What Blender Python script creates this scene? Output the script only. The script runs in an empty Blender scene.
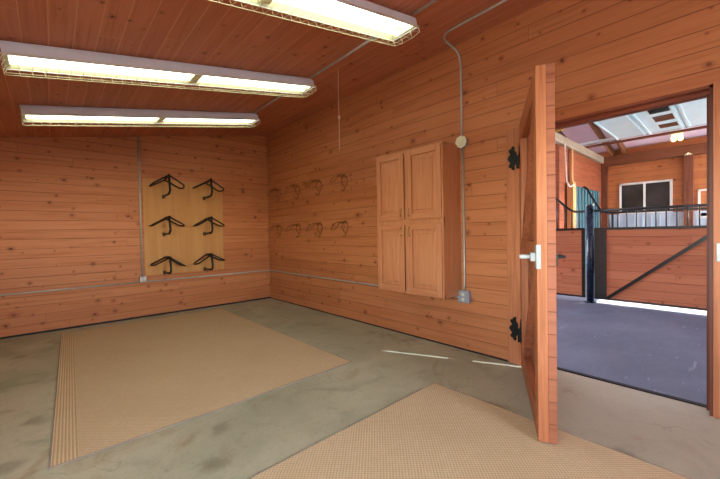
import bpy, bmesh, math, random
from mathutils import Vector, Matrix
random.seed(7)
SC = bpy.context.scene
COL = SC.collection
PI = math.pi

# ------------------------------------------------------------------ helpers
def lin(h):
    if isinstance(h, str):
        c = [int(h[i:i+2], 16)/255 for i in (0, 2, 4)]
    else:
        c = [x/255 for x in h]
    return tuple((x/12.92 if x <= .04045 else ((x+.055)/1.055)**2.4) for x in c) + (1.0,)

def link(o, parent=None):
    COL.objects.link(o)
    if parent is not None:
        o.parent = parent
    return o

def tag(o, label=None, cat=None, group=None, kind=None):
    if label: o['label'] = label
    if cat: o['category'] = cat
    if group: o['group'] = group
    if kind: o['kind'] = kind
    return o

def empty(name, loc=(0, 0, 0), rz=0.0, label=None, cat=None, group=None, kind=None):
    o = bpy.data.objects.new(name, None)
    o.location = loc
    o.rotation_euler = (0, 0, rz)
    o.empty_display_size = .1
    link(o)
    return tag(o, label, cat, group, kind)

class MB:
    """collects shapes and links them as one mesh object"""
    def __init__(s):
        s.bm = bmesh.new()
    def box(s, a, b, bevel=0.0, M=None):
        lo = [min(a[i], b[i]) for i in range(3)]; hi = [max(a[i], b[i]) for i in range(3)]
        r = bmesh.ops.create_cube(s.bm, size=1.0)
        vs = r['verts']
        for v in vs:
            v.co = Vector([lo[i] + (v.co[i]+.5)*(hi[i]-lo[i]) for i in range(3)])
        if bevel > 0:
            es = list({e for v in vs for e in v.link_edges})
            rr = bmesh.ops.bevel(s.bm, geom=es, offset=bevel, segments=2, affect='EDGES', profile=.5)
            vs = list({v for f in rr['faces'] for v in f.verts} | {v for v in vs if v.is_valid})
        if M is not None:
            for v in vs: v.co = M @ v.co
        return s
    def tube(s, pts, r, n=8, closed=False, cap=True):
        pts = [Vector(p) for p in pts]
        N = len(pts)
        rs = r if isinstance(r, (list, tuple)) else [r]*N
        rings = []
        prev = None
        for i, p in enumerate(pts):
            if closed:
                t = pts[(i+1) % N]-pts[i-1]
            else:
                t = pts[min(i+1, N-1)]-pts[max(i-1, 0)]
            t.normalize()
            if prev is None:
                up = Vector((0, 0, 1)) if abs(t.z) < .9 else Vector((1, 0, 0))
                a = t.cross(up).normalized()
            else:
                a = (prev - t*prev.dot(t))
                a = a.normalized() if a.length > 1e-6 else t.orthogonal().normalized()
            prev = a
            b = t.cross(a)
            rings.append([s.bm.verts.new(p + (a*math.cos(2*PI*k/n)+b*math.sin(2*PI*k/n))*rs[i]) for k in range(n)])
        for i in range(N if closed else N-1):
            A, B = rings[i], rings[(i+1) % N]
            for k in range(n):
                s.bm.faces.new((A[k], A[(k+1) % n], B[(k+1) % n], B[k]))
        if cap and not closed:
            s.bm.faces.new(list(reversed(rings[0]))); s.bm.faces.new(rings[-1])
        return s
    def cyl(s, a, b, r, n=16):
        return s.tube([a, b], r, n)
    def prism(s, outline, axis, lo, hi, bevel=0.0):
        """2-D outline (list of pairs) extruded along axis from lo to hi"""
        def mk(p, d):
            if axis == 0: return (d, p[0], p[1])
            if axis == 1: return (p[0], d, p[1])
            return (p[0], p[1], d)
        A = [s.bm.verts.new(mk(p, lo)) for p in outline]
        B = [s.bm.verts.new(mk(p, hi)) for p in outline]
        n = len(outline)
        s.bm.faces.new(A); s.bm.faces.new(list(reversed(B)))
        for i in range(n):
            s.bm.faces.new((A[i], B[i], B[(i+1) % n], A[(i+1) % n]))
        return s
    def sphere(s, c, r, sx=1, sy=1, sz=1, u=16, v=10):
        rr = bmesh.ops.create_uvsphere(s.bm, u_segments=u, v_segments=v, radius=r)
        for q in rr['verts']:
            q.co = Vector((q.co.x*sx+c[0], q.co.y*sy+c[1], q.co.z*sz+c[2]))
        return s
    def poly(s, pts):
        s.bm.faces.new([s.bm.verts.new(p) for p in pts]); return s
    def build(s, name, mat, parent=None, smooth=False):
        bmesh.ops.recalc_face_normals(s.bm, faces=s.bm.faces)
        me = bpy.data.meshes.new(name)
        s.bm.to_mesh(me); s.bm.free()
        if smooth:
            for p in me.polygons: p.use_smooth = True
        me.materials.append(mat)
        return link(bpy.data.objects.new(name, me), parent)

def arc(pts, rad=.05, n=5):
    """round the corners of a polyline"""
    P = [Vector(p) for p in pts]
    out = [P[0]]
    for i in range(1, len(P)-1):
        a = (P[i-1]-P[i]); b = (P[i+1]-P[i])
        d = min(rad, a.length*.45, b.length*.45)
        p0 = P[i]+a.normalized()*d; p2 = P[i]+b.normalized()*d
        for k in range(n+1):
            t = k/n
            out.append(p0*(1-t)**2 + P[i]*2*t*(1-t) + p2*t*t)
    out.append(P[-1])
    return out

def copy_tree(o, parent=None):
    c = o.copy(); link(c, parent)
    for ch in list(o.children):
        copy_tree(ch, c)
    return c

# ------------------------------------------------------------------ node materials
class NT:
    def __init__(s, name):
        s.m = bpy.data.materials.new(name); s.m.use_nodes = True
        s.t = s.m.node_tree; s.n = s.t.nodes; s.l = s.t.links
        s.b = s.n['Principled BSDF']
    def _in(s, sock, v):
        if hasattr(v, 'is_output') or isinstance(v, bpy.types.NodeSocket): s.l.new(v, sock)
        else: sock.default_value = v
    def math(s, op, a, b=0.0, c=0.0):
        q = s.n.new('ShaderNodeMath'); q.operation = op
        s._in(q.inputs[0], a); s._in(q.inputs[1], b); s._in(q.inputs[2], c)
        return q.outputs[0]
    def coord(s):
        tc = s.n.new('ShaderNodeTexCoord'); sp = s.n.new('ShaderNodeSeparateXYZ')
        s.l.new(tc.outputs['Object'], sp.inputs[0]); s.objc = tc.outputs['Object']
        return sp.outputs
    def xyz(s, a, b, c=0.0):
        q = s.n.new('ShaderNodeCombineXYZ')
        for i, v in enumerate((a, b, c)): s._in(q.inputs[i], v)
        return q.outputs[0]
    def noise(s, vec, scale=1.0, detail=3.0, rough=.5, dist=0.0):
        q = s.n.new('ShaderNodeTexNoise'); q.inputs['Scale'].default_value = scale
        q.inputs['Detail'].default_value = detail; q.inputs['Roughness'].default_value = rough
        q.inputs['Distortion'].default_value = dist
        s.l.new(vec, q.inputs['Vector']); return q.outputs['Fac']
    def white(s, vec):
        q = s.n.new('ShaderNodeTexWhiteNoise'); q.noise_dimensions = '3D'
        s.l.new(vec, q.inputs['Vector']); return q.outputs
    def voro(s, vec, scale=1.0):
        q = s.n.new('ShaderNodeTexVoronoi'); q.voronoi_dimensions = '2D'; q.inputs['Scale'].default_value = scale
        s.l.new(vec, q.inputs['Vector']); return q.outputs
    def ss(s, x, e0, e1):
        q = s.n.new('ShaderNodeMapRange'); q.interpolation_type = 'SMOOTHSTEP'
        s._in(q.inputs[0], x); q.inputs[1].default_value = e0; q.inputs[2].default_value = e1
        return q.outputs[0]
    def map(s, x, a, b, c, d):
        q = s.n.new('ShaderNodeMapRange'); s._in(q.inputs[0], x)
        for i, v in enumerate((a, b, c, d)): q.inputs[i+1].default_value = v
        return q.outputs[0]
    def mix(s, f, a, b, mode='MIX'):
        q = s.n.new('ShaderNodeMix'); q.data_type = 'RGBA'; q.blend_type = mode
        s._in(q.inputs[0], f); s._in(q.inputs[6], a); s._in(q.inputs[7], b)
        return q.outputs[2]
    def bump(s, h, strength=.3, dist=.005):
        q = s.n.new('ShaderNodeBump'); q.inputs['Strength'].default_value = strength
        q.inputs['Distance'].default_value = dist
        s.l.new(h, q.inputs['Height']); s.l.new(q.outputs[0], s.b.inputs['Normal'])
    def done(s, col, rough=.6, metal=0.0, spec=None):
        s._in(s.b.inputs['Base Color'], col); s._in(s.b.inputs['Roughness'], rough)
        s._in(s.b.inputs['Metallic'], metal)
        if spec is not None: s.b.inputs['Specular IOR Level'].default_value = spec
        return s.m

def boards(name, u, v, pitch=.125, c1='B5683F', c2='9C5432', c3='C97E4E', groove='4A2112', gw=.024,
           joint=2.4, seed=0.0, rough=.5, knots=1.0, off=0.0, gloss_spec=.35, bumpk=.35, vary=.38):
    """knotty tongue-and-groove boards: u = axis along the boards, v = axis across them"""
    t = NT(name); o = t.coord(); U, V = o[u], o[v]
    vv = t.math('DIVIDE', t.math('ADD', V, off), pitch)
    bi = t.math('FLOOR', vv); fr = t.math('FRACT', vv)
    w = t.white(t.xyz(bi, seed, 3.1))['Value']
    uu = t.math('ADD', t.math('DIVIDE', U, joint), t.math('MULTIPLY', w, 7.3))
    pi_ = t.math('FLOOR', uu); pf = t.math('FRACT', uu)
    rnd = t.white(t.xyz(bi, pi_, seed+.7))
    r1 = rnd['Value']; sp = t.n.new('ShaderNodeSeparateColor'); t.l.new(rnd['Color'], sp.inputs[0])
    r2, r3 = sp.outputs[0], sp.outputs[1]
    # grain, stretched along the board and shifted from piece to piece
    gy = t.math('ADD', t.math('MULTIPLY', V, 26.0), t.math('MULTIPLY', r2, 50.0))
    gx = t.math('ADD', t.math('MULTIPLY', U, 1.3), t.math('MULTIPLY', r3, 30.0))
    g = t.noise(t.xyz(gx, gy, r1), 1.0, 5.0, .6, .4)
    g2 = t.noise(t.xyz(t.math('MULTIPLY', gx, .9), t.math('MULTIPLY', gy, 5.0), r1), 1.0, 2.0, .5)
    col = t.mix(t.map(r1, 0, 1, 0.0, vary), lin(c1), lin(c2))
    col = t.mix(t.math('MULTIPLY', r3, .8*vary), col, lin(c3))
    col = t.mix(t.math('MULTIPLY', t.ss(g, .45, .75), .75), col, lin(c2))
    col = t.mix(t.math('MULTIPLY', t.ss(g2, .5, .8), .4), col, lin(c3))
    # slow blotches of stain
    bl = t.noise(t.xyz(t.math('MULTIPLY', U, .8), t.math('MULTIPLY', V, 2.2), seed), 1.0, 3.0, .6)
    col = t.mix(t.math('MULTIPLY', t.ss(bl, .5, .75), .35), col, lin(c2))
    # knots, big and small
    if knots > 0:
        wx = t.math('MULTIPLY', t.math('SUBTRACT', t.noise(t.objc, 30.0, 2.0), .5), .10)
        wy = t.math('MULTIPLY', t.math('SUBTRACT', t.noise(t.objc, 23.0, 2.0), .5), .16)
        for (kx, ky, thr, rad, ofs) in ((2.4, 3.4, .70, .105, 0.0), (4.6, 5.8, .72, .15, 9.0), (6.0, 7.2, .80, .14, 4.0)):
            cu = t.math('ADD', t.math('MULTIPLY', U, kx), t.math('ADD', wx, ofs))
            vo = t.voro(t.xyz(cu, t.math('ADD', t.math('MULTIPLY', V, ky), t.math('ADD', wy, seed+ofs))), 1.0)
            sc = t.n.new('ShaderNodeSeparateColor'); t.l.new(vo['Color'], sc.inputs[0])
            on = t.math('GREATER_THAN', sc.outputs[0], 1-(1-thr)*knots)
            size = t.map(t.math('POWER', sc.outputs[1], 2.0), 0, 1, rad*.28, rad*1.0)
            rel = t.math('DIVIDE', vo['Distance'], size)
            core = t.math('MULTIPLY', t.math('SUBTRACT', 1.0, t.ss(rel, .3, .8)), on)
            halo = t.math('MULTIPLY', t.math('SUBTRACT', 1.0, t.ss(rel, .6, 2.2)), on)
            col = t.mix(t.math('MULTIPLY', halo, .45), col, lin('804024'))
            col = t.mix(t.math('MULTIPLY', core, t.map(sc.outputs[2], 0, 1, .35, .95)), col, lin('34180D'))
    # grooves and butt joints
    e = t.math('MINIMUM', fr, t.math('SUBTRACT', 1.0, fr))
    gl = t.math('SUBTRACT', 1.0, t.ss(e, gw*.35, gw*1.4))
    je = t.math('MULTIPLY', t.math('MINIMUM', pf, t.math('SUBTRACT', 1.0, pf)), joint)
    jl = t.math('SUBTRACT', 1.0, t.ss(je, .0012, .0035))
    ln = t.math('MAXIMUM', gl, t.math('MULTIPLY', jl, .5))
    lf = t.map(t.noise(t.xyz(t.math('MULTIPLY', U, .7), t.math('MULTIPLY', bi, 3.7), seed), 1.0, 2.0), .35, .65, .45, .95)
    col = t.mix(t.math('MULTIPLY', ln, lf), col, lin(groove))
    h = t.math('SUBTRACT', t.math('MULTIPLY', g2, .12), ln)
    t.bump(h, bumpk, .004)
    return t.done(col, t.map(g, .3, .7, rough-.06, rough+.1), 0, gloss_spec)

def wood(name, axis, c1, c2, c3=None, scale=1.0, knots=.6, rough=.5, seed=0.0):
    """plain solid timber with grain along the axis"""
    t = NT(name); o = t.coord()
    oth = [i for i in range(3) if i != axis]
    oi = t.n.new('ShaderNodeObjectInfo')
    rnd = t.math('MULTIPLY', oi.outputs['Random'], 40.0)
    A = t.math('ADD', t.math('MULTIPLY', o[axis], 1.6*scale), rnd)
    B = t.math('MULTIPLY', o[oth[0]], 30.0*scale); Cc = t.math('MULTIPLY', o[oth[1]], 30.0*scale)
    g = t.noise(t.xyz(A, B, t.math('ADD', Cc, seed)), 1.0, 5.0, .6, .5)
    g2 = t.noise(t.xyz(t.math('MULTIPLY', A, 1.5), t.math('MULTIPLY', B, 6), t.math('MULTIPLY', Cc, 6)), 1.0, 2.0, .5)
    col = t.mix(t.ss(g, .35, .7), lin(c1), lin(c2))
    col = t.mix(t.math('MULTIPLY', t.ss(g2, .5, .8), .3), col, lin(c3 or c2))
    if knots > 0:
        vo = t.voro(t.xyz(t.math('MULTIPLY', A, 2.3), t.math('MULTIPLY', B, .2), t.math('MULTIPLY', Cc, .2)), 1.0)
        sc = t.n.new('ShaderNodeSeparateColor'); t.l.new(vo['Color'], sc.inputs[0])
        on = t.math('GREATER_THAN', sc.outputs[0], 1-.3*knots)
        core = t.math('MULTIPLY', t.math('SUBTRACT', 1.0, t.ss(vo['Distance'], .05, .14)), on)
        col = t.mix(t.math('MULTIPLY', core, .8), col, lin('3A1A0E'))
    t.bump(g2, .12, .002)
    return t.done(col, rough, 0, .35)

def flat(name, c, rough=.5, metal=0.0, c2=None, scale=20.0, spec=None):
    t = NT(name); o = t.coord()
    n = t.noise(t.objc, scale, 3.0, .6)
    col = t.mix(t.math('MULTIPLY', t.ss(n, .35, .7), .6), lin(c), lin(c2 or c))
    t.bump(n, .05, .001)
    return t.done(col, t.map(n, .3, .7, max(.05, rough-.07), min(1, rough+.07)), metal, spec)

def emit(name, c, strength):
    m = bpy.data.materials.new(name); m.use_nodes = True
    b = m.node_tree.nodes['Principled BSDF']
    b.inputs['Base Color'].default_value = lin(c)
    b.inputs['Emission Color'].default_value = lin(c); b.inputs['Emission Strength'].default_value = strength
    b.inputs['Roughness'].default_value = .4
    return m

WC = dict(c1='BA7446', c2='9B5B33', c3='C88B5A', joint=3.4)
M = {}
M['wall_back'] = boards('pine boards back', 0, 2, .120, seed=1.0, **WC)
M['wall_right'] = boards('pine boards right', 1, 2, .1285, seed=5.0, **WC)
M['ceiling'] = boards('pine boards ceiling', 1, 0, .1268, seed=9.0, c1='BC7656', c2='A06044', c3='C88868',
                      groove='DDB083', gw=.018, joint=3.2, off=.013, knots=.8)
M['barn_x'] = boards('barn boards on the far wall', 1, 2, .14, seed=12.0, c1='A9683C', c2='8A4E2B', c3='BE7C4A', knots=.6)
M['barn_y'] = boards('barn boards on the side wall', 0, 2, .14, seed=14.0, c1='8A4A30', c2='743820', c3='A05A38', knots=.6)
M['gate_panel'] = boards('gate boards', 1, 2, .135, seed=17.0, c1='AE6B4C', c2='925236', c3='BE7E5C', knots=.8)
M['leaf_planks'] = boards('door planks', 0, 2, .125, seed=21.0, c1='A8684A', c2='8C5136', c3='BA7C5A', joint=3.0)
M['stile'] = wood('door frame timber upright', 2, 'BE7A50', 'A2623C', 'CE9064')
M['rail'] = wood('door frame timber level', 0, 'B46E4C', '985A3A', 'C48258')
M['casing'] = wood('door casing timber', 2, 'BE7A50', 'A2643E', 'CC9064', knots=.5)
M['header'] = wood('header timber', 1, '8A4A2C', '6E361E', 'A05A38')
M['oak_v'] = wood('oak upright', 2, 'C2845A', 'B4744C', 'CE9668', scale=1.4, knots=0, rough=.38)
M['oak_h'] = wood('oak level', 1, 'C2845A', 'B4744C', 'CE9668', scale=1.4, knots=0, rough=.38)
M['ply'] = wood('plywood', 2, 'C08E54', 'B48048', 'CA9A62', scale=.5, knots=0, rough=.6)
M['beam'] = wood('barn beam', 1, '75452A', '5E341E', '8A5636')
M['beam_x'] = wood('barn rafter', 0, '8A5A38', '6C4228', 'A07048')
M['post_z'] = wood('barn post brown', 2, '70402A', '5A301C', '80503A')
M['pale_post'] = wood('pale pine post', 2, 'C99A68', 'B98A58', 'D8AE80')
M['grey_beam'] = wood('weathered grey timber', 0, 'A59A88', '8E8474', 'B8AE9E', knots=.2)
M['black'] = flat('black enamel', '0E0F12', .35, 0.0, '16181C')
M['rackblack'] = flat('black rubber coated steel', '1A1714', .5, 0.2, '2A241E')
M['footbrown'] = flat('worn brown bracket foot', '4A3420', .6, 0.0, '5C4228')
M['iron'] = flat('black wrought iron', '101513', .45, .4, '1C2622', 60)
M['navy'] = flat('dark navy enamel', '101A30', .3, 0.1, '16243E')
M['gatepost'] = flat('charcoal enamel', '25282A', .4, 0.0, '303334')
M['emt'] = flat('galvanised conduit', 'B4B2A8', .4, .3, 'A09E96', 15)
M['galv'] = flat('galvanised box', 'A4AAB0', .45, .35, '8A9198', 25)
M['brass'] = flat('antique brass', 'A98A50', .35, .9, '7E6436', 60)
M['wire'] = flat('brassy wire', '7E5228', .4, .3, '64401E', 60)
M['chrome'] = flat('chrome', 'D5D9DC', .2, 1.0, 'B8BCC0')
M['zinc'] = flat('zinc plated steel', 'A9AEAC', .45, .4, '949A98')
M['white'] = flat('white enamel', 'E9E9DF', .4, 0.0, 'DFDFD4')
M['hood'] = flat('grey white fixture enamel', 'D6D8E0', .45, 0.0, 'CCCED8')
M['cream'] = flat('cream reflector enamel', 'B0AF94', .5, 0.0, 'A8A78C')
M['guard'] = flat('white wire', 'D8D2B4', .4, .2, 'C8C2A4')
M['cover'] = flat('pale cream plastic', 'D6D2B0', .5, 0.0, 'CAC6A4')
M['tube'] = emit('fluorescent tube', 'FBFFE2', 7.6)
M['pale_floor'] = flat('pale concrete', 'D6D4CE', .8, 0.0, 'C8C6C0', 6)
M['gravel'] = flat('pale gravel', 'B0ABA2', .9, 0.0, '9C978E', 8)
M['cord'] = flat('cotton cord', 'C9A486', .8, 0.0, 'B8927A')
M['rope'] = flat('white rope', 'D8D4CC', .8, 0.0, 'C0BCB4')
M['rubber'] = flat('black rubber', '0C0C0D', .7, 0.0, '141416')  # also colours the painted shadow gap strips along the walls
M['yellow'] = flat('yellow paint', 'E0B020', .5, 0.0, 'D0A018')
M['frame_white'] = flat('white vinyl', 'DADBD6', .4, 0.0, 'CFD0CC')
M['pipe_white'] = flat('white plastic pipe', 'D0D2D4', .4, 0.0, 'C4C6C8')
M['teal'] = flat('teal painted ribbed metal', '47707C', .45, .3, '3A606C', 4)
M['wains'] = flat('pale blue ribbed metal', 'AFC0D0', .45, .2, '9CAFC2', 4)
M['insul'] = flat('lavender insulation', 'E2CEDF', .8, 0.0, 'D6C0D4', 3)
M['ohdoor'] = flat('bluish white painted steel', 'C6E0E6', .5, 0.0, 'BCD6DE', 2)
M['lamp'] = emit('warm lamp', 'FFD27A', 9.0)

def glass_dark():
    t = NT('dark window glass'); t.coord()
    n = t.noise(t.objc, 2.0, 3.0)
    col = t.mix(t.ss(n, .4, .7), lin('23282A'), lin('34393A'))
    return t.done(col, .08, 0.0, .5)
M['glass'] = glass_dark()

def concrete():
    t = NT('sealed concrete'); o = t.coord(); P = t.objc
    a = t.noise(P, .9, 6.0, .62, .3); b = t.noise(P, 3.2, 6.0, .65, .8); c = t.noise(P, 45.0, 3.0, .6)
    col = t.mix(t.ss(a, .35, .68), lin('9EA086'), lin('B6B69C'))
    col = t.mix(t.math('MULTIPLY', t.ss(b, .5, .72), .55), col, lin('8A8C74'))
    col = t.mix(t.math('MULTIPLY', t.ss(c, .5, .75), .25), col, lin('6E6A58'))
    # warmer and barer towards the doorway where it is walked on
    near = t.math('MULTIPLY', t.ss(o[1], -4.2, -5.1), t.ss(o[0], -1.3, -.3))
    col = t.mix(t.math('MULTIPLY', near, .55), col, lin('A29A8C'))
    # rusty and dark stains
    s = t.noise(P, 1.7, 4.0, .6, 1.2)
    col = t.mix(t.math('MULTIPLY', t.ss(s, .56, .74), .6), col, lin('8C7048'))
    vo = t.voro(P, 1.3)
    sc = t.n.new('ShaderNodeSeparateColor'); t.l.new(vo['Color'], sc.inputs[0])
    wob = t.math('ADD', vo['Distance'], t.math('MULTIPLY', t.math('SUBTRACT', t.noise(P, 9.0, 3.0), .5), .22))
    sp = t.math('MULTIPLY', t.math('SUBTRACT', 1.0, t.ss(wob, .02, .13)), t.math('GREATER_THAN', sc.outputs[0], .62))
    col = t.mix(t.math('MULTIPLY', sp, .4), col, lin('56523E'))
    # hairline cracks
    cr = t.n.new('ShaderNodeTexVoronoi'); cr.voronoi_dimensions = '2D'; cr.feature = 'DISTANCE_TO_EDGE'; cr.inputs['Scale'].default_value = .45
    q = t.n.new('ShaderNodeVectorMath'); q.operation = 'ADD'
    nz = t.n.new('ShaderNodeTexNoise'); nz.inputs['Scale'].default_value = 3.0; t.l.new(P, nz.inputs['Vector'])
    t.l.new(P, q.inputs[0]); t.l.new(nz.outputs['Color'], q.inputs[1]); t.l.new(q.outputs[0], cr.inputs['Vector'])
    ck = t.math('SUBTRACT', 1.0, t.ss(cr.outputs['Distance'], .0012, .0035))
    col = t.mix(t.math('MULTIPLY', ck, .18), col, lin('4C4838'))
    t.bump(b, .08, .004)
    return t.done(col, t.map(b, .3, .7, .42, .62), 0, .4)
M['concrete'] = concrete()

def barnfloor():
    t = NT('dark rubber paver floor'); o = t.coord(); P = t.objc
    a = t.noise(P, 1.2, 5.0, .6, .4); b = t.noise(t.xyz(t.math('MULTIPLY', o[0], 2.0), t.math('MULTIPLY', o[1], 7.0)), 1.0, 5.0, .7, 1.5)
    c = t.noise(P, 60.0, 2.0)
    col = t.mix(t.ss(a, .35, .7), lin('596275'), lin('687286'))
    col = t.mix(t.math('MULTIPLY', t.ss(b, .60, .70), .55), col, lin('A0A8B6'))
    col = t.mix(t.math('MULTIPLY', t.ss(c, .5, .8), .25), col, lin('3E4656'))
    t.bump(b, .12, .004)
    return t.done(col, t.map(b, .3, .7, .5, .65), 0, .4)
M['barnfloor'] = barnfloor()

def rug_mat(name, border_axis=None, lo=0.0, hi=0.0):
    t = NT(name); o = t.coord()
    k = 2*PI/.022
    sx = t.math('SINE', t.math('MULTIPLY', o[0], k)); sy = t.math('SINE', t.math('MULTIPLY', o[1], k))
    w = t.math('ADD', t.math('MULTIPLY', sx, sy), 0.0)
    n = t.noise(t.objc, 40.0, 4.0, .7); m = t.noise(t.objc, 2.0, 4.0, .6)
    col = t.mix(t.ss(w, -.55, .55), lin('B29E79'), lin('D2BD99'))
    if border_axis is not None:
        bc = t.math('SUBTRACT', o[0], t.math('MULTIPLY', o[1], .0304))
        st = t.math('SINE', t.math('MULTIPLY', bc, 2*PI/.0165))
        cs = t.mix(t.ss(st, -.6, .6), lin('B09B73'), lin('D4BD97'))
        inb = t.math('LESS_THAN', bc, hi)
        col = t.mix(inb, col, cs)
        w = t.math('ADD', t.math('MULTIPLY', w, t.math('SUBTRACT', 1.0, inb)), t.math('MULTIPLY', st, inb))
    col = t.mix(t.math('MULTIPLY', t.ss(n, .45, .75), .35), col, lin('DACBA8'))
    col = t.mix(t.math('MULTIPLY', t.ss(m, .45, .7), .25), col, lin('B4A47E'))
    t.bump(w, .35, .003)
    return t.done(col, .9, 0, .15)
M['rug'] = rug_mat('sisal weave')
M['rug_border'] = rug_mat('sisal weave with ribbed end', 0, 0, -2.885)
M['binding'] = flat('grey brown rug binding', '8C8478', .85, 0.0, '9A9082', 60)

# ------------------------------------------------------------------ measures
H0, SL = 3.0935, .1876                  # ceiling height above the right wall, its slope
def cz(x, d=0.0): return H0 + SL*x - d
XL, YR = -4.3, -8.2                     # left wall, wall behind the camera
DY0, DY1, DH = -4.70, -5.875, 2.09      # doorway
WT = .137
def structure(o, label=None):
    o['kind'] = 'structure'
    if label: o['label'] = label
    return o

# ------------------------------------------------------------------ room shell
structure(MB().box((XL-.15, YR-.15, -.12), (.137, .12, 0)).build('floor', M['concrete']), 'bare stained concrete floor of the tack room')
structure(MB().box((.137, -9.2, -.12), (7.3, 3.2, -.004)).build('floor_aisle', M['barnfloor']), 'dark bluish floor of the barn aisle beyond the doorway')
mb = MB(); mb.prism([(XL-.15, 0), (0, 0), (0, H0), (XL-.15, cz(XL-.15))], 1, 0, .12)
structure(mb.build('wall_back', M['wall_back']), 'knotty orange pine board wall behind the saddle racks')
mb = MB()
mb.box((0, 0.12, 0), (WT, DY0, 3.11)); mb.box((0, DY1, 0), (WT, YR-.15, 3.11)); mb.box((0, DY0, DH), (WT, DY1, 3.11))
structure(mb.build('wall_right', M['wall_right']), 'long knotty pine board wall holding the cabinet and the doorway')
LY0, LY1, LZ0, LZ1 = -4.7, -7.3, .95, 2.0  # opening added in the unseen wall to light the right wall
mb = MB(); mb.box((XL, .12, 0), (XL-.15, LY0, cz(XL))); mb.box((XL, LY1, 0), (XL-.15, YR-.15, cz(XL)))
mb.box((XL, LY0, 0), (XL-.15, LY1, LZ0)); mb.box((XL, LY0, LZ1), (XL-.15, LY1, cz(XL)))
structure(mb.build('wall_left', M['wall_right']), 'pine board wall to the left, outside the view')
mb = MB(); WX0, WX1, WZ0, WZ1 = -2.6, -1.3, 1.2, 2.05  # opening added in the unseen wall for daylight fill
mb.box((XL, YR, 0), (WX0, YR-.15, 2.28)); mb.box((WX1, YR, 0), (0, YR-.15, 2.28)); mb.box((WX0, YR, 0), (WX1, YR-.15, WZ0)); mb.box((WX0, YR, WZ1), (WX1, YR-.15, 2.28))
mb.prism([(XL, 2.28), (0, 2.28), (0, H0), (XL, cz(XL))], 1, YR, YR-.15)
structure(mb.build('wall_rear', M['wall_back']), 'pine board wall behind the viewpoint')
mb = MB(); mb.prism([(XL-.15, cz(XL-.15)), (.0, H0), (.0, H0+.05), (XL-.15, cz(XL-.15)+.05)], 1, .12, YR-.15)
structure(mb.build('ceiling', M['ceiling']), 'sloping ceiling of stained pine boards')
structure(MB().box((XL, -.001, .0), (-.004, -.008, .024)).build('shadow_gap_back', M['rubber']), 'thin black strip painting the shadow gap at the foot of the back wall')  # dark strip stands in for the shadow gap below the boards
structure(MB().box((-.001, -.001, .0), (-.006, -4.578, .014)).build('shadow_gap_right', M['rubber']), 'thin black strip painting the shadow gap at the foot of the right wall')  # thinner painted shadow line below the right wall boards
# corner and door trims
structure(MB().tube([(-.012, -.012, .55), (-.012, -.012, cz(-.012)-.01)], .006, 6).build('trim_1', M['casing']), 'thin strip in the corner of the two board walls')
structure(MB().box((-.022, -4.578, .004), (0.004, DY0+.004, DH+.012), .003).build('trim_2', M['casing']), 'flat wooden casing left of the doorway')
structure(MB().box((-.022, DY1, .004), (0.004, DY1-.13, DH+.012), .003).build('trim_3', M['casing']), 'flat wooden casing right of the doorway')
mb = MB()
mb.box((.0, DY1, .0), (WT, DY1+.018, DH)); 
mb.box((.085, DY1+.018, .0), (WT, DY1+.034, DH-.018))
structure(mb.build('trim_4', M['post_z']), 'dark jamb with a stop on the right of the doorway')
mb = MB(); mb.box((.0, DY0, DH), (WT, DY1, DH-.02)); mb.box((.06, DY0, DH-.02), (WT, DY1, DH-.042))
structure(mb.build('trim_5', M['header']), 'dark header jamb over the doorway')
structure(MB().box((.118, DY0, -.02), (.160, DY1, .010), .004).build('trim_6', M['rubber']), 'black rubber strip along the door sill')
st = MB().box((-.028, DY1-.012, .985), (.006, DY1-.058, 1.10), .003).build('strike_plate', M['zinc'])
tag(st, 'shiny metal strike plate on the casing right of the doorway', 'strike plate')

# ------------------------------------------------------------------ the open door
ang = math.atan2(-.452, -.892)
door = empty('door_1', (-.052, -4.706, 0), ang)
structure(door, 'thick pine board door standing open into the room')
L, TH = 1.155, .094
zb, zt = .018, 2.103
FR = .052                                # thickness of the frame boards on the room side
MB().box((0, FR, zb), (L, TH, zt), .002).build('door_planks', M['leaf_planks'], door)
for x0, x1 in ((0, .13), (L-.13, L)):
    MB().box((x0, 0, zb), (x1, FR, zt), .003).build('stile', M['stile'], door)
for z0, z1 in ((zb, zb+.15), (.99, 1.13), (zt-.14, zt)):
    MB().box((.13, .001, z0), (L-.13, FR, z1), .003).build('rail', M['rail'], door)
for za, zc in ((zb+.15, .99), (1.13, zt-.14)):
    v = Vector((L-.26, 0, zc-za)); ln = v.length; a = math.atan2(v.z, v.x)
    w = .055
    dx = w/abs(math.sin(a)); 
    mb = MB(); mb.prism([(.13, za), (.13+dx, za), (L-.13, zc), (L-.13-dx, zc)], 1, .004, FR)
    mb.build('brace', M['rail'], door)
def hinge_outline(s):
    # one ornamental plate, spreading from the barrel
    h = [(0, .045), (.012, .06), (.02, .075), (.014, .092), (.026, .108), (.040, .100), (.046, .084), (.062, .080), (.070, .064),
         (.060, .050), (.052, .036), (.066, .024), (.078, .0)]
    pts = h + [(x, -z) for x, z in reversed(h[:-1])]
    return [(x*s, z) for x, z in pts]
for zc_ in (1.84, .325):
    hg = MB().cyl((.0, -.012, zc_-.10), (.0, -.012, zc_+.01), .013, 10).build('hinge', M['iron'], door)
    mb = MB(); mb.prism([(x+.008, z+zc_) for x, z in hinge_outline(1)], 1, -.006, .001); 
    for q in ((.03, .07), (.03, -.07), (.05, 0)): mb.sphere((q[0], -.006, zc_+q[1]), .006, 1, .6, 1, 8, 6)
    mb.build('hinge_plate', M['iron'], hg)
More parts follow.
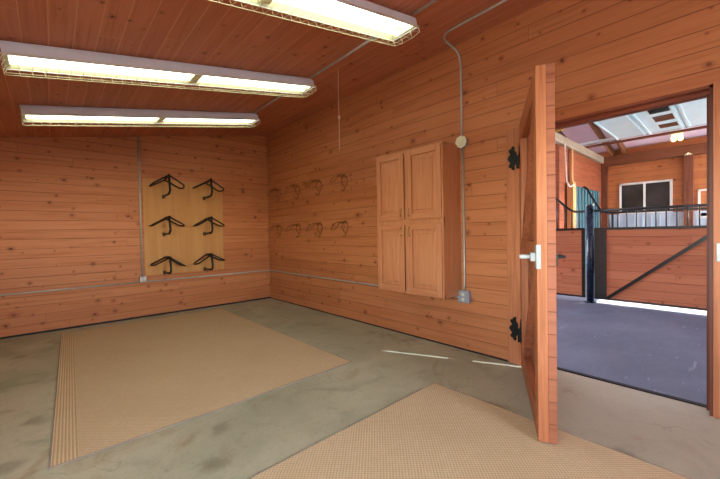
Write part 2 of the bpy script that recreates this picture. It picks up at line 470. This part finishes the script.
# latch: bolt body on the room face, pull on the far face
lt = MB(); lt.box((L-.075, -.004, .99), (L-.012, .003, 1.115), .002); lt.box((L-.062, -.030, 1.025), (L-.022, -.002, 1.075), .004)
lt.box((L-.075, -.085, 1.037), (L-.05, -.028, 1.062), .005)
lt = lt.build('latch', M['zinc'], door)
mb = MB(); mb.box((L-.10, TH-.002, 1.0), (L-.03, TH+.012, 1.075), .003); mb.tube(arc([(L-.09, TH+.008, 1.05), (L-.09, TH+.05, 1.05), (L-.04, TH+.05, 1.05), (L-.04, TH+.008, 1.05)], .02), .008, 8)
mb.build('door_handle', M['gatepost'], door)
MB().box((L-.012, -.003, .985), (L+.0025, .02, 1.12), .001).build('latch_plate', M['zinc'], lt)
# plates of the hinges on the casing
for zc_, nm in ((1.84, 'upper'), (.325, 'lower')):
    mb = MB(); mb.prism([(-4.672+x, z+zc_) for x, z in hinge_outline(1)], 0, -.031, -.022)
    for q in ((.03, .07), (.03, -.07), (.05, 0)): mb.sphere((-.031, -4.672+q[0], zc_+q[1]), .006, .6, 1, 1, 8, 6)
    mb.box((-.060, -4.688, zc_-.095), (-.022, -4.712, zc_+.015), .003)  # block added in the hinge gap to break the sun streak
    o = mb.build('hinge_plate', M['iron'])
    tag(o, 'black ornamental iron hinge plate, the %s one on the door casing' % nm, 'hinge')

# ------------------------------------------------------------------ wall cabinet
cab = empty('wall_cabinet', (0, -3.213, 0), 0, 'tall oak wall cabinet with four raised panel doors on the pine wall', 'cabinet')
D, Wd, z0, z1 = .304, .887, .557, 2.062
mb = MB()
mb.box((0, 0, z0), (-D+.02, -.018, z1)); mb.box((0, -Wd+.018, z0), (-D+.02, -Wd, z1))
mb.box((-.002, -.018, z0+.012), (-.012, -Wd+.018, z1-.012))
for z in (z0, 1.295, z1-.018): mb.box((-.012, -.018, z), (-D+.02, -Wd+.018, z+.018))
mb.build('cabinet_body', M['oak_v'], cab)
mb = MB()
for y in (0, -.5*Wd+.03, -Wd+.035): mb.box((-D+.02, y, z0), (-D, y-(.035 if y != -.5*Wd+.03 else .06), z1))
for z, w in ((z0, .03), (1.272, .075), (z1-.03, .03)):
    mb.box((-D+.0195, -.0, z), (-D+.0005, -Wd, z+w))
mb.build('face_frame', M['oak_v'], cab)
def cab_door(y0, y1, a, b, hinge_left, pull_top):
    xf = -D; t = .019
    fw = .056
    dmb = MB()                                         # stiles
    dmb.box((xf-t, y0, a), (xf-.001, y0-fw, b), .004); dmb.box((xf-t, y1, a), (xf-.001, y1+fw, b), .004)
    d = dmb.build('door', M['oak_v'], cab)
    for q in (a, b-fw): MB().box((xf-t, y0-fw, q), (xf-.001, y1+fw, q+fw), .003).build('rail', M['oak_h'], d)
    # raised panel with sloping field
    Y0, Y1, Z0, Z1 = y0-fw, y1+fw, a+fw, b-fw
    pm = MB(); ins = .044
    bm = pm.bm
    o_ = [bm.verts.new(p) for p in ((xf-.002, Y0, Z0), (xf-.002, Y1, Z0), (xf-.002, Y1, Z1), (xf-.002, Y0, Z1))]
    i_ = [bm.verts.new(p) for p in ((xf-.016, Y0-ins, Z0+ins), (xf-.016, Y1+ins, Z0+ins), (xf-.016, Y1+ins, Z1-ins), (xf-.016, Y0-ins, Z1-ins))]
    j_ = [bm.verts.new(p) for p in ((xf-.009, Y0-ins+.006, Z0+ins-.006), (xf-.009, Y1+ins-.006, Z0+ins-.006), (xf-.009, Y1+ins-.006, Z1-ins+.006), (xf-.009, Y0-ins+.006, Z1-ins+.006))]
    for A, B in ((o_, j_), (j_, i_)):
        for k in range(4): bm.faces.new((A[k], A[(k+1) % 4], B[(k+1) % 4], B[k]))
    bm.faces.new(i_)
    pm.build('panel', M['oak_v'], d)
    yp = (y1+.028) if hinge_left else (y0-.028)
    zp = (b-.075) if pull_top else (a+.075)
    km = MB()
    km.tube(arc([(xf-t, yp, zp-.038), (xf-t-.024, yp, zp-.036), (xf-t-.024, yp, zp+.036), (xf-t, yp, zp+.038)], .014), .0045, 8)
    km.sphere((xf-t, yp, zp-.038), .009, .5, 1, 1, 10, 6); km.sphere((xf-t, yp, zp+.038), .009, .5, 1, 1, 10, 6)
    k = km.build('pull', M['brass'], d, True)
    k['label'] = 'small brass pull'
for (a, b, top) in ((1.335, 2.042, False), (.577, 1.283, True)):
    cab_door(-.018, -.408, a, b, True, top)
    cab_door(-.458, -.872, a, b, False, top)

# ------------------------------------------------------------------ plywood and saddle racks
ply = MB().box((-2.04, -.014, .628), (-.872, -.0005, 2.085), .001).build('plywood_panel', M['ply'])
tag(ply, 'tan plywood panel screwed to the back wall behind the saddle racks', 'panel')

def make_rack(tilt=0.0, drop=0.0):
    r = empty('saddle_rack', (0, 0, 0))
    rad = .0115
    mb = MB(); mb.box((-.022, 0, -.03), (.022, -.008, .03), .003); mb.cyl((0, -.006, 0), (0, -.03, 0), .018, 12)
    mb.build('wall_foot', M['footbrown'], r)
    zf = .255+tilt
    mb = MB(); mb.tube(arc([(0, -.02, 0), (0, -.34, .012), (.01, -.365, .06), (0, -.35, zf)], .05), .016, 10)
    mb.build('arm', M['rackblack'], r, True)
    mb = MB(); mb.tube([(0, -.37, zf+.004), (0, -.08, .245)], .016, 8)
    mb.sphere((0, -.352, zf), .02, 1, 1.2, .8, 12, 8)
    mb.build('ridge_bar', M['rackblack'], r, True)
    for s in (-1, 1):
        zo = .135-drop*s
        mb = MB(); mb.tube(arc([(0, -.355, zf), (s*.20, -.36, zo+tilt*.6), (s*.225, -.24, zo-.012), (s*.20, -.12, zo-.006), (0, -.095, .245)], .035), rad, 8)
        mb.build('wing_loop', M['rackblack'], r, True)
    return r
racks = [(-1.770, 1.825, .03, 0.0, 'top left'), (-1.172, 1.832, .01, .01, 'top right'), (-1.780, 1.240, 0.0, 0.0, 'middle left'),
         (-1.180, 1.240, .0, 0.0, 'middle right'), (-1.785, .648, -.01, .02, 'bottom left'), (-1.190, .655, .0, -.015, 'bottom right')]
for i, (x, z, tl, dr, wh) in enumerate(racks):
    o = make_rack(tl, dr)
    o.location = (x, -.0145, z)
    tag(o, 'black tubular folding saddle rack on the plywood panel, the %s of six' % wh, 'saddle rack', 'saddle racks on the plywood panel')

# ------------------------------------------------------------------ wire bridle brackets on the right wall
def make_bracket():
    r = empty('bridle_bracket', (0, 0, 0))
    w = .0043
    loop = [(-.012, 0, .085), (-.014, .056, .055), (-.014, .080, -.01), (-.012, .04, -.065), (-.012, 0, -.10), (-.012, -.03, -.07), (-.014, -.062, -.01), (-.014, -.040, .055)]
    lp = []
    for i in range(8):
        a, b = Vector(loop[i]), Vector(loop[(i+1) % 8]); lp += [a, a.lerp(b, .5)]
    MB().tube(lp, w, 6, True).build('wall_loop', M['wire'], r, True)
    mb = MB()
    for s in (-1, 1):
        mb.tube(arc([(-.012, s*.03, .045), (-.09, s*.055, .062), (-.16, s*.06, .05), (-.24, s*.04, -.045), (-.25, 0, -.05)], .04), w, 6)
    mb.build('crown_arm', M['wire'], r, True)
    mb = MB(); mb.tube(arc([(-.012, 0, .09), (-.06, 0, .06), (-.085, 0, .085), (-.12, 0, .05), (-.15, 0, .08)], .02), w, 6)
    mb.build('rein_hook', M['wire'], r, True)
    mb = MB(); mb.tube(arc([(-.012, 0, -.09), (-.016, 0, -.135), (-.055, 0, -.15), (-.07, 0, -.12)], .02), w, 6)
    mb.build('tail_hook', M['wire'], r, True)
    return r
br0 = make_bracket()
first = True
for z, row in ((1.945, 'upper'), (1.30, 'lower')):
    rail = MB().box((-.012, -.22, z-.012), (0.001, -2.42, z+.012), .002).build('bracket_rail', M['casing'])
    tag(rail, 'thin stained wooden batten carrying the %s row of bridle brackets' % row, 'batten', 'bridle bracket battens')
    for y, wh in ((-.43, 'the one nearest the corner'), (-1.07, 'second from the corner'), (-1.68, 'third from the corner'), (-2.29, 'the one nearest the cabinet')):
        o = br0 if first else copy_tree(br0); first = False
        o.location = (0, y, z)
        tag(o, 'wire bridle bracket in the %s row on the pine wall, %s' % (row, wh), 'bridle bracket', 'wire bridle brackets on the pine wall')

# ------------------------------------------------------------------ conduit and boxes
cr = .0105
def conduit(name, pts, label, rad=.06, r=cr, mat='emt'):
    o = MB().tube(arc(pts, rad), r, 8).build(name, M[mat], None, True)
    return tag(o, label, 'conduit')
conduit('conduit', [(-2.082, -.014, .62), (-2.082, -.014, cz(-2.082)-.012)], 'upright metal conduit left of the plywood panel on the back wall', r=.013)
conduit('conduit', [(-2.04, -.026, .534), (-.06, -.026, .534), (-.02, -.07, .534), (-.02, -3.2, .534), (-.02, -4.085, .534)], 'level metal conduit running round the corner from the plywood to the cabinet', .03)
conduit('conduit', [(XL, -.016, .534), (-2.12, -.016, .534)], 'level metal conduit low on the back wall left of the plywood')
conduit('conduit', [(-.02, -4.137, .60), (-.014, -4.142, .70), (-.014, -4.142, 2.03)], 'upright metal conduit between the round box and the outlet beside the cabinet')
conduit('conduit', [(-.014, -4.130, 2.14), (-.014, -4.130, 2.86), (-.06, -4.13, 2.97), (-.30, -4.12, cz(-.30)-.03), (-.375, -4.2, cz(-.375)-.015), (-.39, -4.8, cz(-.39)-.014), (-.41, YR, cz(-.41)-.014)],
        'metal conduit climbing from the round box and bending along the ceiling', .07)
for ya, yb, lb in ((-1.465, -2.618, 'short metal conduit on the ceiling between the two far light fixtures'), (-2.872, -4.033, 'metal conduit on the ceiling between the two nearer light fixtures'),
                   (-4.288, -6.822, 'metal conduit on the ceiling running on from the nearest light fixture')):
    conduit('conduit', [(-.94, ya, cz(-.94)-.014), (-.94, yb, cz(-.94)-.014)], lb)

ob = empty('outlet_box', (-2.075, 0, .577), 0, 'small galvanised outlet box at the lower left corner of the plywood', 'outlet box')
MB().box((-.045, -.001, -.045), (.045, -.05, .045), .004).build('box_body', M['galv'], ob)
MB().box((-.04, -.05, -.04), (.04, -.054, .04), .002).build('cover_plate', M['chrome'], ob)
ob = empty('outlet_box', (0, -4.146, .55), 0, 'galvanised outlet box with duplex socket right of the oak cabinet', 'outlet box')
MB().box((.001, -.06, -.06), (-.05, .06, .06), .004).build('box_body', M['galv'], ob)
mb = MB(); mb.box((-.05, -.056, -.056), (-.055, .056, .056), .002); mb.build('cover_plate', M['galv'], ob)
for s in (-1, 1): MB().cyl((-.052, .0, s*.024), (-.059, 0, s*.024), .017, 14).build('socket', M['cover'], ob)
jb = empty('junction_box', (0, -4.14, 2.088), 0, 'pale round junction box above the top right of the oak cabinet', 'junction box')
MB().cyl((.001, 0, 0), (-.042, 0, 0), .055, 8).build('box_body', M['galv'], jb)
mb = MB(); mb.cyl((-.042, 0, 0), (-.05, 0, 0), .062, 8); mb.cyl((-.05, 0, 0), (-.056, 0, 0), .03, 16)
mb.build('cover_plate', M['cover'], jb)

# pull cord
mb = MB(); mb.tube([(-.757, -3.109, cz(-.757)), (-.757, -3.109, 2.10)], .0035, 6)
cd = mb.build('pull_cord', M['cord'])
tag(cd, 'thin pale pull cord with a knot hanging from the ceiling', 'cord')
MB().sphere((-.757, -3.109, 2.45), .014, 1, 1, 1.5, 10, 8).build('knot', M['cord'], cd, True)

# ------------------------------------------------------------------ fluorescent fixtures
def make_light():
    f = empty('fluorescent_light', (0, 0, 0))
    Ls = 2.41
    h = Ls/2
    MB().box((-h, -.075, -.045), (h, .075, 0), .004).build('channel', M['hood'], f)
    # bent sheet trough, a few millimetres thick
    top = [(-.075, -.030), (-.118, -.036), (-.128, -.108), (.128, -.108), (.118, -.036), (.075, -.030)]
    mb = MB(); bm = mb.bm
    for s_ in (-1, 1):
        o_ = [(s_*.07, -.032), (s_*.118, -.036), (s_*.128, -.110)]
        i_ = [(s_*.126, -.110), (s_*.114, -.040), (s_*.07, -.036)]
        mb.prism(o_ + i_, 0, -h, h)
    ref = mb.build('reflector', M['hood'], f)
    mb = MB()
    mb.prism([(-.07, -.0455), (-.112, -.0455), (-.123, -.105), (-.1225, -.105), (-.111, -.0475), (.111, -.0475), (.1225, -.105), (.123, -.105), (.112, -.0455), (.07, -.0455)], 0, -h+.005, h-.005)
    mb.build('reflector_face', M['cream'], f)
    for s_ in (-1, 1):
        mb = MB(); mb.prism([(-.075, 0), (-.118, -.036), (-.128, -.110), (.128, -.110), (.118, -.036), (.075, 0)], 0, s_*h, s_*(h+.004))
        mb.build('end_plate', M['hood'], f)
    mb = MB(); mb.box((-.035, -.105, -.10), (.035, .105, -.049), .004); mb.build('lamp_holder', M['cover'], f)
    for s_ in (-1, 1):
        mb = MB(); mb.box((s_*(h-.02), -.105, -.10), (s_*(h-.002), .105, -.049), .003); mb.build('lamp_holder', M['cover'], f)
        for y in (-.055, .055):
            MB().cyl((s_*.04, y, -.080), (s_*(h-.022), y, -.080), .0165, 12).build('tube', M['tube'], f, True)
    gp = [(-.137, -.10), (-.130, -.145), (-.05, -.158), (.05, -.158), (.130, -.145), (.137, -.10)]
    mb = MB(); H2 = h+.03
    for y, z in gp: mb.tube(arc([(-H2+.03, y, -.108), (-H2, y, z), (H2, y, z), (H2-.03, y, -.108)], .03, 3), .0022, 5)
    k = 36
    for i in range(k+1):
        x = -H2+.02 + (2*H2-.04)*i/k
        mb.tube([(x, y, z) for y, z in gp], .0016, 4)
    mb.build('wire_guard', M['guard'], f, True)
    return f
lt0 = make_light()
tilt = math.atan(SL)
XC = -2.105
for i, (y, lab) in enumerate(((-1.34, 'eight foot fluorescent light farthest back, near the saddle rack wall'),
                              (-2.745, 'eight foot fluorescent light in the middle of the ceiling'),
                              (-4.16, 'eight foot fluorescent light nearest the front, cut by the top of the view'),
                              (-6.95, 'eight foot fluorescent light added behind the viewpoint for brightness'))):  # unseen fixture added to brighten the room
    o = lt0 if i == 0 else copy_tree(lt0)
    xc = XC + (.025 if i == 0 else 0)
    o.location = (xc, y, cz(xc)-.003); o.rotation_euler = (0, -tilt, 0)
    tag(o, lab, 'ceiling light', 'guarded fluorescent ceiling lights')

# ------------------------------------------------------------------ rugs
def rug(name, x0, x1, y0, y1, mat, label, seed, skew=(0, 0, 0, 0)):
    rnd = random.Random(seed)
    nx, ny = 60, 60
    mb = MB(); bm = mb.bm
    th = .011
    def P(i, j, top):
        u, v = i/nx, j/ny
        x = x0+(x1-x0)*u; y = y0+(y1-y0)*v
        x += skew[0]*(1-u)*v + skew[1]*u*v
        y += skew[2]*(1-v)*u + skew[3]*v*u
        e = max(0, 1-(y-y0)/.25)
        z = th + .005*math.sin(x*5.1+seed)*math.sin(x*2.3)*e + .0015*math.sin(x*9)*math.sin(y*7)
        return (x, y, z if top else .001)
    T = [[bm.verts.new(P(i, j, True)) for j in range(ny+1)] for i in range(nx+1)]
    for i in range(nx):
        for j in range(ny):
            bm.faces.new((T[i][j], T[i+1][j], T[i+1][j+1], T[i][j+1]))
    ring = [(i, 0) for i in range(nx+1)] + [(nx, j) for j in range(1, ny+1)] + [(i, ny) for i in range(nx-1, -1, -1)] + [(0, j) for j in range(ny-1, 0, -1)]
    Bt = {q: bm.verts.new(P(q[0], q[1], False)) for q in ring}
    for a, b in zip(ring, ring[1:]+ring[:1]):
        bm.faces.new((T[a[0]][a[1]], Bt[a], Bt[b], T[b[0]][b[1]]))
    bm.faces.new([Bt[q] for q in ring])
    o = mb.build(name, mat)
    tag(o, label, 'rug')
    pts = [Vector(P(q[0], q[1], True)) + Vector((0, 0, -.004)) for q in ring]
    MB().tube(pts, .0048, 6, True).build('binding', M['binding'], o, True)
    return o
rug('rug', -3.11, -1.04, -3.575, -.29, M['rug_border'], 'large tan sisal rug with a ribbed end under the first two lights', 3, (.10, 0, 0, 0))
rug('rug', -3.6, -.862, -7.4, -4.37, M['rug'], 'tan sisal rug in the foreground beneath the open door', 8)

# ------------------------------------------------------------------ barn shell
XF = 7.1
def roofz(x): return 3.22+.1876*x if x < 3.5 else 3.88-.212*(x-3.5)
mb = MB(); mb.prism([(0.0, roofz(0)), (3.5, roofz(3.5)), (XF+.4, roofz(XF+.4)), (XF+.4, roofz(XF+.4)+.1), (3.5, roofz(3.5)+.1), (0, roofz(0)+.1)], 1, 3.2, -9.2)
structure(mb.build('ceiling_barn', M['insul']), 'lavender insulated underside of the barn roof')
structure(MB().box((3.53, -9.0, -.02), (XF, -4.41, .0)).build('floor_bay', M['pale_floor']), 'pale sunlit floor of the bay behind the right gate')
structure(MB().box((XF, -9.2, -.1), (XF+.15, 3.2, 3.1)).build('wall_far', M['barn_x']), 'board wall with a window at the far side of the barn')
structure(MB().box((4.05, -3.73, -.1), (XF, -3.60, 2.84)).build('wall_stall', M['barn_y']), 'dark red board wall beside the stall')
structure(MB().box((.137, -.0, -.1), (WT+.06, 3.2, 3.2)).build('wall_aisle', M['barn_x']), 'board wall along the barn aisle, out of view')
# wall at the end of the barn, its unseen slot and bay opening shaped to steer the sun
mb = MB(); Y0, Y1 = -9.05, -9.2
SX0, SX1, SZ0, SZ1 = 1.965, 2.22, 2.60, 3.45
BX0, BX1, BZ1 = 4.65, 7.0, 2.97
mb.box((.137, Y0, -.1), (SX0, Y1, 3.56)); mb.box((SX0, Y0, -.1), (SX1, Y1, SZ0)); mb.box((SX0, Y0, SZ1), (SX1, Y1, 3.56))
mb.box((SX1, Y0, -.1), (BX0, Y1, 3.56)); mb.box((BX0, Y0, BZ1), (BX1, Y1, 3.56)); mb.box((BX1, Y0, -.1), (XF+.15, Y1, 3.56))
structure(mb.build('wall_end', M['barn_y']), 'end wall of the barn, out of view, with openings shaped for the sun')
structure(MB().box((3.46, -5.95, -.1), (3.56, -9.05, 1.20)).build('wall_bay', M['barn_x']), 'low board wall beyond the right gate, out of view')  # unseen wall, height set to let the sun spill reach the aisle
structure(MB().box((XF-.14, -8.9, 2.735), (XF, -3.74, 2.95), .004).build('beam_1', M['beam']), 'brown beam along the top of the far barn wall')
structure(MB().box((5.86, -8.9, 3.02), (5.92, -2.0, 3.065), .003).build('beam_2', M['beam']), 'narrow brown purlin under the barn roof')
for i, y in enumerate((-3.28, -3.95, -4.18)):
    mb = MB(); mb.prism([(3.6, roofz(3.6)-.02), (XF-.02, roofz(XF-.02)-.02), (XF-.02, roofz(XF-.02)-.2), (3.6, roofz(3.6)-.2)], 1, y, y-.04)
    structure(mb.build('beam_%d' % (i+3), M['beam_x']), 'sloping brown rafter under the barn roof')
structure(MB().box((3.55, -3.80, 2.80), (XF-.01, -3.735, 2.955), .004).build('beam_6', M['grey_beam']), 'pale weathered beam over the stall wall')
structure(MB().box((XF-.11, -5.215, 0), (XF, -5.36, 2.735), .004).build('column_1', M['post_z']), 'dark brown post on the far barn wall')
mb = MB(); mb.prism([(-5.22, 2.735), (-5.36, 2.735), (-5.29, 2.79)], 0, XF-.145, XF-.135)
o = mb.build('post_bracket', M['chrome']); tag(o, 'small bright metal bracket at the top of the brown post', 'bracket')
structure(MB().box((XF-.09, -3.735, .0), (XF, -3.86, 2.74), .004).build('column_2', M['post_z']), 'dark corner post of the stall')
mb = MB(); mb.box((XF-.012, -3.86, 0), (XF+.001, -8.9, 1.5))
for k in range(34): mb.box((XF-.03, -3.9-k*.15, .0), (XF-.012, -3.93-k*.15, 1.5), .003)
mb.box((XF-.035, -3.86, 1.5), (XF, -8.9, 1.545))
structure(mb.build('wainscot', M['wains']), 'pale blue ribbed metal wainscot low on the far wall')
tm = MB(); tm.box((4.9, -3.735, 0), (6.75, -3.75, 2.1))
for k in range(9): tm.box((4.92+k*.205, -3.75, 0), (4.975+k*.205, -3.775, 2.1), .008)
o = tm.build('ribbed_panel', M['teal']); tag(o, 'teal ribbed metal panel against the stall wall', 'metal panel')
structure(MB().box((4.37, -3.87, 0), (4.55, -3.76, 2.12), .004).build('column_3', M['pale_post']), 'pale pine post beside the stall')
structure(MB().box((4.56, -3.80, 0), (4.64, -3.76, 2.80), .004).build('column_4', M['pale_post']), 'thin pale stud rising to the beam')
# far window
w = empty('window_1', (XF, -4.555, 1.91)); structure(w, 'white framed sliding window in the far barn wall')
hw, hh, ft = .475, .365, .045
mb = MB()
for s in (-1, 1):
    mb.box((-.03, s*hw, -hh), (.01, s*(hw-ft), hh), .004); mb.box((-.03, -hw, s*hh), (.01, hw, s*(hh-ft)), .004)
mb.build('window_frame', M['frame_white'], w)
MB().box((-.034, -.015, -hh+ft), (.005, .025, hh-ft), .003).build('meeting_stile', M['frame_white'], w)
MB().box((-.012, -hw+ft, -hh+ft), (-.006, -.015, hh-ft)).build('pane', M['glass'], w)
MB().box((-.016, .025, -hh+ft), (-.010, hw-ft, hh-ft)).build('pane', M['glass'], w)
w2 = empty('window_2', (XF, -5.80, 1.70)); structure(w2, 'white framed opening at the right edge of the far wall')
mb = MB()
for s in (-1, 1):
    mb.box((-.03, s*.375, -.30), (.01, s*.335, .30), .004)
mb.box((-.03, -.375, .30), (.01, .375, .262), .004); mb.box((-.03, -.375, -.30), (.01, .375, -.262), .004)
mb.build('window_frame', M['frame_white'], w2)
MB().box((-.012, -.34, -.27), (-.006, .34, .27)).build('pane', M['barn_x'], w2)
o = MB().tube([(XF-.06, -5.245, 0), (XF-.06, -5.245, 2.22)], .026, 12).build('pipe', M['pipe_white'], None, True)
tag(o, 'white upright pipe in front of the brown post on the far wall', 'pipe')

# ------------------------------------------------------------------ stall gates
XG = 3.5
gp = empty('gate_post', (XG, -4.355, 0), 0, 'round dark navy steel post between the two stall gates', 'post')
MB().cyl((0, 0, -.004), (0, 0, 1.585), .052, 24).build('post', M['navy'], gp, True)
mb = MB(); mb.cyl((0, 0, 1.585), (0, 0, 1.61), .056, 24); mb.build('post_cap', M['navy'], gp)
mb = MB(); mb.cyl((0, 0, -.004), (0, 0, .012), .085, 20); mb.build('base_flange', M['navy'], gp)

def wood_gate(label, y0, y1, brace, swoop, stile_w):
    g = empty('stall_gate', (XG, y0, 0), 0, label, 'gate', 'stall gates')
    w = y1-y0; s = 1 if w > 0 else -1; W = abs(w)
    zb_, zm, zr = .065, 1.205, 1.50
    def Y(a): return s*a
    mb = MB(); mb.box((-.008, Y(.02), zb_+.02), (.028, Y(W-.02), zm-.01)); mb.build('wood_panel', M['gate_panel'], g)
    mb = MB()
    mb.box((-.02, 0, zb_), (.036, Y(stile_w), zm+.02), .004); mb.box((-.02, Y(W-.05), zb_), (.036, Y(W), zm+.02), .004)
    mb.box((-.02, 0, zb_), (.036, Y(W), zb_+.03), .003); mb.box((-.022, 0, zm-.02), (.038, Y(W), zm+.02), .003)
    mb.build('steel_frame', M['gatepost'] if stile_w > .1 else M['black'], g)
    if brace:
        a = Vector((-.016, Y(stile_w+.01), zb_+.03)); b = Vector((-.016, Y(W-.06), zm-.02))
        d = (b-a); n = Vector((0, -d.z, d.y)).normalized()*.024
        mb = MB()
        mb.prism([((a+n).y, (a+n).z), ((b+n).y, (b+n).z), ((b-n).y, (b-n).z), ((a-n).y, (a-n).z)], 0, -.022, -.007)
        mb.build('diagonal_brace', M['black'], g)
    mb = MB()
    if swoop:
        mb.tube(arc([(.008, Y(0), zr), (.008, Y(.16), zr), (.008, Y(.25), zr+.06), (.008, Y(.5), zr+.31), (.008, Y(.66), zr+.42), (.008, Y(W), zr+.42)], .09), .02, 10)
    else:
        mb.tube([(.008, Y(0), zr), (.008, Y(W), zr)], .021, 10)
    mb.build('top_rail', M['black'], g, True)
    k = 1
    while k*.1135 < W-.02:
        yy = k*.1135-.03
        top = zr
        if swoop: top = zr + max(0, min(.42, (yy-.2)*1.1))
        MB().cyl((.008, Y(yy), zm), (.008, Y(yy), top), .0085, 8).build('bar', M['black'], g, True)
        k += 1
    return g
wood_gate('wooden stall gate with a diagonal black brace, right of the navy post', -4.415, -5.90, True, False, .165)
wood_gate('wooden stall gate with a swooping top rail, left of the navy post', -4.285, -2.9, False, True, .05)
mb = MB(); mb.tube(arc([(5.3, -3.80, 2.10), (5.3, -3.86, 2.06), (5.3, -4.10, 1.58), (5.3, -4.22, 1.525), (5.3, -8.0, 1.525)], .06), .022, 10)
pf = mb.build('pipe_fence', M['black'], None, True)
tag(pf, 'black pipe fence with a swooping rail behind the stall gates', 'fence')
for y in (-4.3, -6.0, -7.9):
    MB().cyl((5.3, y, -.004), (5.3, y, 1.52), .02, 10).build('fence_post', M['black'], pf, True)

# ------------------------------------------------------------------ overhead door, tracks, lamp
od = empty('overhead_door', (0, 0, 3.0), 0, 'bluish white overhead door rolled up under the barn roof', 'overhead door')
edges = [-4.335, -4.835, -5.365, -5.87, -6.4, -6.9]
for i in range(5):
    a, b = edges[i], edges[i+1]
    mb = MB(); mb.box((3.43, a-.006, 0), (5.42, b+.006, .045), .006)
    mb.box((3.43, a-.03, -.025), (5.38, a-.062, 0), .006); mb.box((3.43, b+.03, -.025), (5.38, b+.062, 0), .006)
    s_ = mb.build('door_section', M['ohdoor'], od)
    if i == 1:
        for wx in ((3.66, 3.99), (4.2, 4.58), (4.83, 5.12)):
            MB().box((wx[0], -5.05, -.006), (wx[1], -5.295, .02), .003).build('window_pane', M['glass'], s_)
for x, lab in ((3.40, 'near'), (5.45, 'far')):
    mb = MB(); mb.box((x-.025, -2.6, 3.0), (x-.02, -8.9, 3.06)); mb.box((x-.025, -2.6, 3.0), (x+.025, -8.9, 3.005)); mb.box((x+.02, -2.6, 3.0), (x+.025, -8.9, 3.03))
    o = mb.build('door_track', M['galv']); tag(o, 'galvanised overhead door track, the %s one under the barn roof' % lab, 'track', 'overhead door tracks')
lm = empty('barn_lamp', (6.18, -5.18, 3.05), 0, 'small warm twin lamp glowing under the barn roof', 'lamp')
MB().box((-.09, -.09, 0), (.09, .09, .27), .01).build('lamp_base', M['white'], lm)
for s in (-1, 1): MB().tube([(0, s*.045, 0), (0, s*.05, -.04), (0, s*.05, -.11), (0, s*.05, -.13)], [.018, .036, .036, .016], 12).build('bulb', M['lamp'], lm, True)
mb = MB(); mb.tube(arc([(4.1, -3.812, 2.9), (4.1, -3.84, 2.1), (4.2, -3.86, 2.0), (4.385, -3.882, 2.06)], .06), .011, 6)
o = mb.build('rope', M['rope'], None, True); tag(o, 'white rope hanging in a loop by the pale post', 'rope')
o = MB().box((3.37, -3.86, 2.90), (3.46, -4.0, 3.0), .01).build('track_roller', M['yellow']); tag(o, 'small yellow roller under the near end of the track', 'roller')

# ------------------------------------------------------------------ light
world = bpy.data.worlds.new('sky'); SC.world = world; world.use_nodes = True
nt = world.node_tree; bg = nt.nodes['Background']
sky = nt.nodes.new('ShaderNodeTexSky'); sky.sky_type = 'NISHITA'; sky.sun_disc = False
for nm, w_, h_, loc, rot in (('rear', WX1-WX0, WZ1-WZ0, ((WX0+WX1)/2, YR-.15, (WZ0+WZ1)/2), (PI/2, 0, PI)),
                             ('left', LY0-LY1, LZ1-LZ0, (XL-.15, (LY0+LY1)/2, (LZ0+LZ1)/2), (PI/2, 0, PI/2))):
    pl = bpy.data.lights.new('daylight through the %s window' % nm, 'AREA'); pl.shape = 'RECTANGLE'; pl.size = w_; pl.size_y = h_
    pl.cycles.is_portal = True  # guides sky light through the openings added in the unseen walls
    po = bpy.data.objects.new('daylight through the %s window' % nm, pl); link(po)
    po.location = loc; po.rotation_euler = rot
    # a portal lets light in along its -Z, so check that it faces into the room
    inward = Vector((-2, -4, 1.3)) - Vector(loc); d_ = po.rotation_euler.to_matrix() @ Vector((0, 0, -1))
    if d_.dot(inward) < 0: po.rotation_euler = (rot[0], rot[1], rot[2]+PI)
structure(MB().poly([(-60, -60, -.14), (60, -60, -.14), (60, 60, -.14), (-60, 60, -.14)]).build('ground', M['gravel']), 'unseen pale gravel yard outside the barn, added to bounce light')  # added ground that bounces sunlight into the barn
sky.sun_elevation = math.radians(30); sky.sun_rotation = math.radians(150)
hs = nt.nodes.new('ShaderNodeHueSaturation'); hs.inputs['Saturation'].default_value = .55
nt.links.new(sky.outputs[0], hs.inputs['Color']); nt.links.new(hs.outputs[0], bg.inputs['Color']); bg.inputs['Strength'].default_value = 4.5
sd = bpy.data.lights.new('sun', 'SUN'); sd.energy = 8.0; sd.angle = math.radians(.35); sd.color = (.80, .90, 1.0)
so = bpy.data.objects.new('sun', sd); link(so)
trav = Vector((-.438, .899, -math.tan(math.atan(.55)))).normalized()
so.rotation_euler = trav.to_track_quat('-Z', 'Y').to_euler()
so.location = (6, -14, 8)

# ------------------------------------------------------------------ camera
yaw, pitch, roll, f = .7359, -.0178, -.0181, 340.7276
F = Vector((math.sin(yaw)*math.cos(pitch), math.cos(yaw)*math.cos(pitch), math.sin(pitch)))
Rr = Vector((math.cos(yaw), -math.sin(yaw), 0)); U = Rr.cross(F)
r2 = Rr*math.cos(roll)+U*math.sin(roll); u2 = -Rr*math.sin(roll)+U*math.cos(roll)
cd_ = bpy.data.cameras.new('camera'); cam = bpy.data.objects.new('camera', cd_); link(cam)
cd_.sensor_fit = 'HORIZONTAL'; cd_.sensor_width = 36.0; cd_.lens = f/720*36.0; cd_.clip_start = .02
m = Matrix((r2, u2, -F)).transposed().to_4x4(); m.translation = Vector((-3.0746, -5.9698, 1.2))
cam.matrix_world = m
SC.camera = cam
SC.view_settings.view_transform = 'Standard'; SC.view_settings.look = 'None'
SC.view_settings.exposure = 0.12; SC.view_settings.gamma = 1.0; SC.view_settings.use_curve_mapping = False
SC.cycles.max_bounces = 10; SC.cycles.diffuse_bounces = 6
SC.cycles.use_denoising = True
